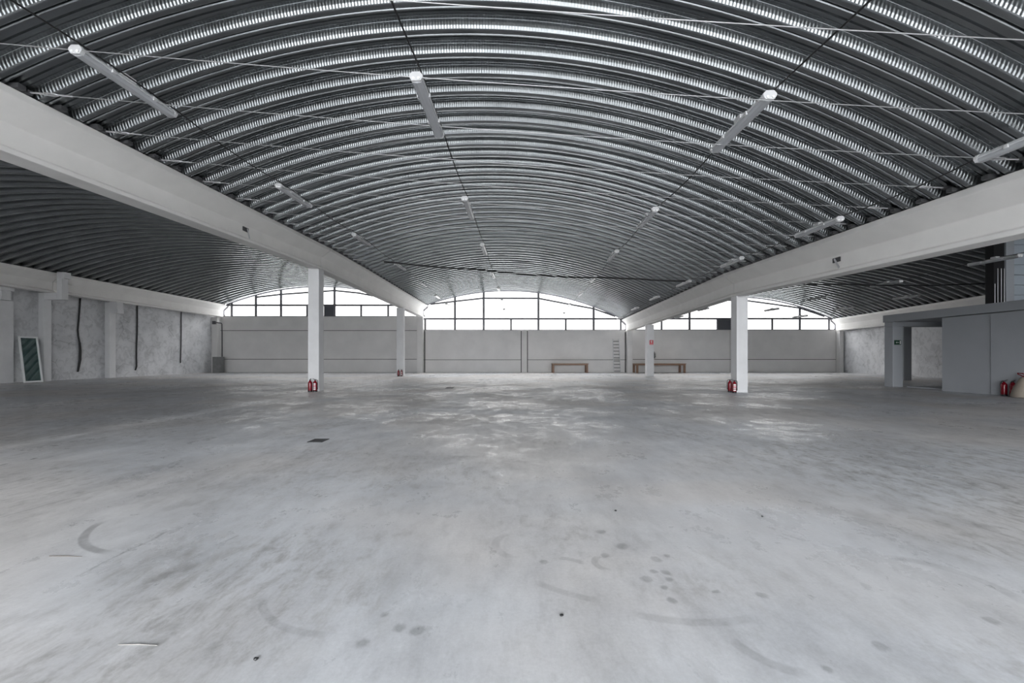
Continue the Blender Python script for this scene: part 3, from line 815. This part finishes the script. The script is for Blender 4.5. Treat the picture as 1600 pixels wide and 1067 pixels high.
# ------------------------------------------------------------------ grey room with mezzanine slab, right side
RX = 18.3
struct(MB().box(RX, RX + .2, YF + 2, 17.43, 0, 3.1).box(RX + .2, 27.2, 17.23, 17.43, 0, 3.1).build('wall_partition', M['greyroom']))
tag(MB().box(RX - .05, RX + .3, YF + 2, 15.62, 0, 3.08).build('wall_thickening', M['greyroom'], bevel=.01), 'paler grey wall stretch behind the two dark red extinguishers and the hand truck', 'wall panel')
slab = MB().box(RX - .1, 26.8, YF + 2, 20.1, 3.125, 3.47).build('mezzanine_slab', M['greyroom'])
tag(slab, 'grey mezzanine slab on top of the grey room', 'slab')
tag(MB().box(18.27, 27.4, 19.66, 20.08, 2.9, 3.12).build('slab_beam', M['greyroom']), 'short grey concrete beam from the exit sign column under the mezzanine slab', 'beam')
tag(MB().box(24.3, 24.78, 25.4, 25.8, 0, 4.0).build('wall_column', M['greyroom']), 'dark column standing behind the grey exit sign column', 'column')
struct(MB().box(18.8, 27.4, 17.44, 19.5, 0, .05).build('trim_4', M['greyroom']))
# upstairs: black pipes, grey pillar, pale cladding
UY = 16.1
ux_ = lambda px: (px - CX) * UY / F
zt = CAMZ + (HY - 372) * UY / F
t = thing('duct_riser', 'black duct riser with thin pipes standing on the mezzanine at the right edge', 'duct', (0, UY, 3.47))
MB().box(ux_(1555.5), ux_(1572), .06, .35, 0, zt - 3.47 - .05).build('duct', M['cable'], t)
for px in (1556, 1560.5, 1566, 1570.5):
    MB().tube([(ux_(px), .03, 0), (ux_(px), .03, 1.45 if px != 1556 else .85)], .013, 8).build('pipe', M['wire'], t)
o = MB().box(ux_(1572.2), ux_(1585), UY, UY + .35, 3.475, zt).build('mezzanine_pillar', M['greyroom'], bevel=.01)
tag(o, 'grey pillar on the mezzanine between black riser and pale cladding', 'pillar')
cl = MB()
for k in range(7):
    z0 = 3.475 + k * .40; cl.box(ux_(1585.3), 24.0, UY + .1, UY + .2, z0 + .012, min(z0 + .395, zt))
tag(cl.build('cladding_panel', M['cladding']), 'pale blue grey cladding with horizontal joints on the mezzanine at the right edge', 'panel')
# hand truck with a beige sack
t = thing('hand_truck', 'red hand truck against the grey room at the right edge of the photo', 'hand truck', (18.02, 14.31, 0))
hf = MB()
for y in (-.22, .22): hf.tube([(-.02, y, .12), (.10, y, .62), (.17, y, .80)], .016, 8)
for z, x in ((.25, .012), (.5, .072)): hf.tube([(x, -.22, z), (x, .22, z)], .013, 8)
hf.build('frame', M['red'], t)
MB().tube([(.17, .22, .80), (.15, .26, .84), (-.06, .24, .86), (-.09, .2, .82), (-.06, .0, .70), (-.02, -.2, .60), (.10, -.22, .62)], .016, 8).build('handle', M['red'], t)
for y in (-.25, .25):
    MB().tube([(-.0, y - .025, .11), (-.0, y + .025, .11)], .11, 20).build('wheel', M['black'], t)
MB().box(-.22, 0, -.2, .2, .0, .012).build('toe_plate', M['iron'], t)
sk = MB().loft([[(x * k + dx, y * k, z) for x, y in ((-.12, -.2), (.06, -.24), (.08, 0), (.06, .24), (-.12, .22), (-.15, 0))]
                for z, k, dx in ((.014, 1.0, -.09), (.06, 1.08, -.09), (.25, .95, -.07), (.48, .72, -.03), (.66, .46, 0), (.72, .3, .01), (.73, .1, .01))], smooth=True)
o = sk.build('sack', M['sack']); o.location = (17.88, 14.30, 0); tag(o, 'beige sack standing on the toe plate of the red hand truck', 'sack')

# ------------------------------------------------------------------ small things on beams and floor
def beam_box(px, py, label, side):
    E = LB_E if side < 0 else RB_E
    e = pl(E, 10) + (-.10 if side < 0 else .10)
    Y = F * e / (px - CX); z = CAMZ + (HY - py) * Y / F
    t = thing('junction_box', label, 'junction box', (e, Y, z)); s = 1 if side < 0 else -1
    MB().box(0, s * .03, -.12, .12, -.06, .06).build('box', M['iron'], t)
    MB().bar((s * .03, .06, .04), (s * .075, .10 if side < 0 else -.16, -.25), .05, .008, (1, 0, 0)).build('strap', M['alu'], t)
    return t
beam_box(383, 358.5, 'open junction box with a hanging metal strap on the left beam', -1)
beam_box(1308, 406, 'open junction box with a hanging metal strap on the right beam', 1)
e = pl(RB_E, 12.4); Y = F * (e - .28) / (1219 - CX)
t = thing('hanging_bulb_holder', 'small white lamp holder hanging on a wire from the right beam lip', 'lamp holder', (e - .36, Y, CAMZ + (HY - 362) * Y / F))
MB().lathe([(0, -.05), (.02, -.05), (.028, -.02), (.02, .04), (.008, .06), (0, .06)], n=12).build('holder', M['lampcap'], t)
MB().tube([(0, 0, .05), (.0, .2, .12), (.04, .62, .26)], .006, 6).build('wire', M['wire'], t)
def on_floor_plate(px0, px1, py0, py1, label):
    y0, y1 = fl(0, py1).y, fl(0, py0).y; ym = (y0 + y1) / 2
    x0, x1 = (px0 - CX) * ym / F, (px1 - CX) * ym / F
    t = thing('floor_drain', label, 'floor drain', ((x0 + x1) / 2, ym, 0)); w, d = (x1 - x0) / 2, (y1 - y0) / 2
    f = MB(); f.box(-w, w, -d, -d + .03, 0, .008); f.box(-w, w, d - .03, d, 0, .008); f.box(-w, -w + .03, -d, d, 0, .008); f.box(w - .03, w, -d, d, 0, .008)
    f.build('rim', M['iron'], t)
    g_ = MB()
    for k in range(7):
        x = lerp(-w + .045, w - .045, k / 6); g_.box(x - .008, x + .008, -d + .03, d - .03, .0, .006)
    g_.box(-w + .03, w - .03, -d + .03, d - .03, 0, .002); g_.build('grate', M['iron'], t)
on_floor_plate(486, 509, 686, 691, 'dark metal floor drain on the near left floor in front of the tall column')
on_floor_plate(697, 708.5, 605.2, 606.8, 'dark floor drain far away in the middle of the hall floor')
for a, b, m, lab in (((185, 1008.5), (246, 1009.5), 'stick', 'pale thin wood splinter lying on the floor at the lower left'),
                     ((77, 869.5), (128, 870.5), 'darkstick', 'dark thin wood splinter on the floor below the leftmost tyre arc')):
    A_, B_ = fl(*a), fl(*b)
    o = MB().tube([A_ + Vector((0, 0, .004)), A_.lerp(B_, .5) + Vector((0, .004, .005)), B_ + Vector((0, 0, .004))], [.0022, .003, .0015], 6).build('wood_splinter', M[m])
    tag(o, lab, 'splinter')
for (x, y), lab in (((877.5, 962.5), 'small dark pebble on the pale floor at the bottom centre'), ((1191, 807.5), 'small dark pebble on the floor right of the centre'),
                    ((962, 798.5), 'tiny dark pebble on the floor at the centre'), ((400, 1031), 'small dark pebble on the brownish floor at the bottom left')):
    p_ = fl(x, y); bm = bmesh.new(); bmesh.ops.create_icosphere(bm, subdivisions=2, radius=.011)
    for v in bm.verts: v.co *= random.uniform(.75, 1.1); v.co.z *= .6
    me = bpy.data.meshes.new('pebble'); bm.to_mesh(me); bm.free(); me.materials.append(M['black'])
    o = bpy.data.objects.new('pebble', me); COL.objects.link(o); o.location = p_ + Vector((0, 0, .006)); tag(o, lab, 'pebble')

# ------------------------------------------------------------------ sky, daylight, camera
w = bpy.data.worlds.new('sky'); scene.world = w; w.use_nodes = True
nt = w.node_tree; bg = nt.nodes['Background']
tc = nt.nodes.new('ShaderNodeTexCoord'); sp = nt.nodes.new('ShaderNodeSeparateXYZ'); nt.links.new(tc.outputs['Generated'], sp.inputs[0])
# bright overcast sky, brightest on the sun side behind the camera
mr = nt.nodes.new('ShaderNodeMapRange'); mr.interpolation_type = 'SMOOTHSTEP'; nt.links.new(sp.outputs[1], mr.inputs[0])
for i_, v_ in enumerate((-.3, .5, 0.0, 1.0)): mr.inputs[i_ + 1].default_value = v_
up = nt.nodes.new('ShaderNodeMapRange'); up.interpolation_type = 'SMOOTHSTEP'; nt.links.new(sp.outputs[2], up.inputs[0])
for i_, v_ in enumerate((.17, .55, 1.8, 7.5)): up.inputs[i_ + 1].default_value = v_
mxs = nt.nodes.new('ShaderNodeMix'); mxs.data_type = 'FLOAT'
nt.links.new(mr.outputs[0], mxs.inputs[0]); mxs.inputs[2].default_value = 11.5; nt.links.new(up.outputs[0], mxs.inputs[3])
ramp = nt.nodes.new('ShaderNodeValToRGB'); nt.links.new(sp.outputs[1], ramp.inputs[0])
ramp.color_ramp.elements[0].color = (.945, .972, 1, 1); ramp.color_ramp.elements[1].color = (1, .985, .97, 1)
nt.links.new(ramp.outputs[0], bg.inputs[0]); nt.links.new(mxs.outputs[0], bg.inputs[1])
def portal(name, x0, x1, z0, z1, Y, into):
    l = bpy.data.lights.new(name, 'AREA'); l.shape = 'RECTANGLE'; l.size = x1 - x0; l.size_y = z1 - z0
    l.cycles.is_portal = True
    o = bpy.data.objects.new(name, l); COL.objects.link(o); o.location = ((x0 + x1) / 2, Y, (z0 + z1) / 2)
    o.rotation_euler = (PI / 2, 0, 0) if into > 0 else (-PI / 2, 0, 0)
    return o
portal('daylight_back_left', -28, -8.6, 5.3, 8.3, YB + .35, -1)
portal('daylight_back_centre', -8.6, 11, 4.0, 8.0, YB + .35, -1)
portal('daylight_back_right', 11, 31, 4.0, 7.3, YB + .35, -1)
portal('daylight_door', -7.4, 8.2, 0, 4.25, YF - .35, 1)
portal('daylight_front_high', -8.4, 9, 4.5, 7.6, YF - .35, 1)
portal('daylight_front_left', -28, -8.4, 5.0, 6.1, YF - .35, 1)
portal('daylight_front_right', 9, 25, 3.9, 7.2, YF - .35, 1)

cam = bpy.data.cameras.new('camera'); co = bpy.data.objects.new('camera', cam); COL.objects.link(co)
cam.sensor_fit = 'HORIZONTAL'; cam.sensor_width = 36; cam.lens = 36 * F / 1600
cam.shift_y = (HY - 533.5) / 1600; cam.clip_end = 500; cam.clip_start = .05
co.location = (0, 0, CAMZ); co.rotation_euler = (PI / 2, 0, 0)
scene.camera = co
scene.view_settings.view_transform = 'Standard'; scene.view_settings.look = 'None'
scene.view_settings.gamma = 1; scene.view_settings.use_curve_mapping = False
scene.view_settings.exposure = 0.55
cy = scene.cycles
cy.max_bounces = 10; cy.diffuse_bounces = 6; cy.glossy_bounces = 4; cy.transparent_max_bounces = 12
cy.sample_clamp_indirect = 8.0
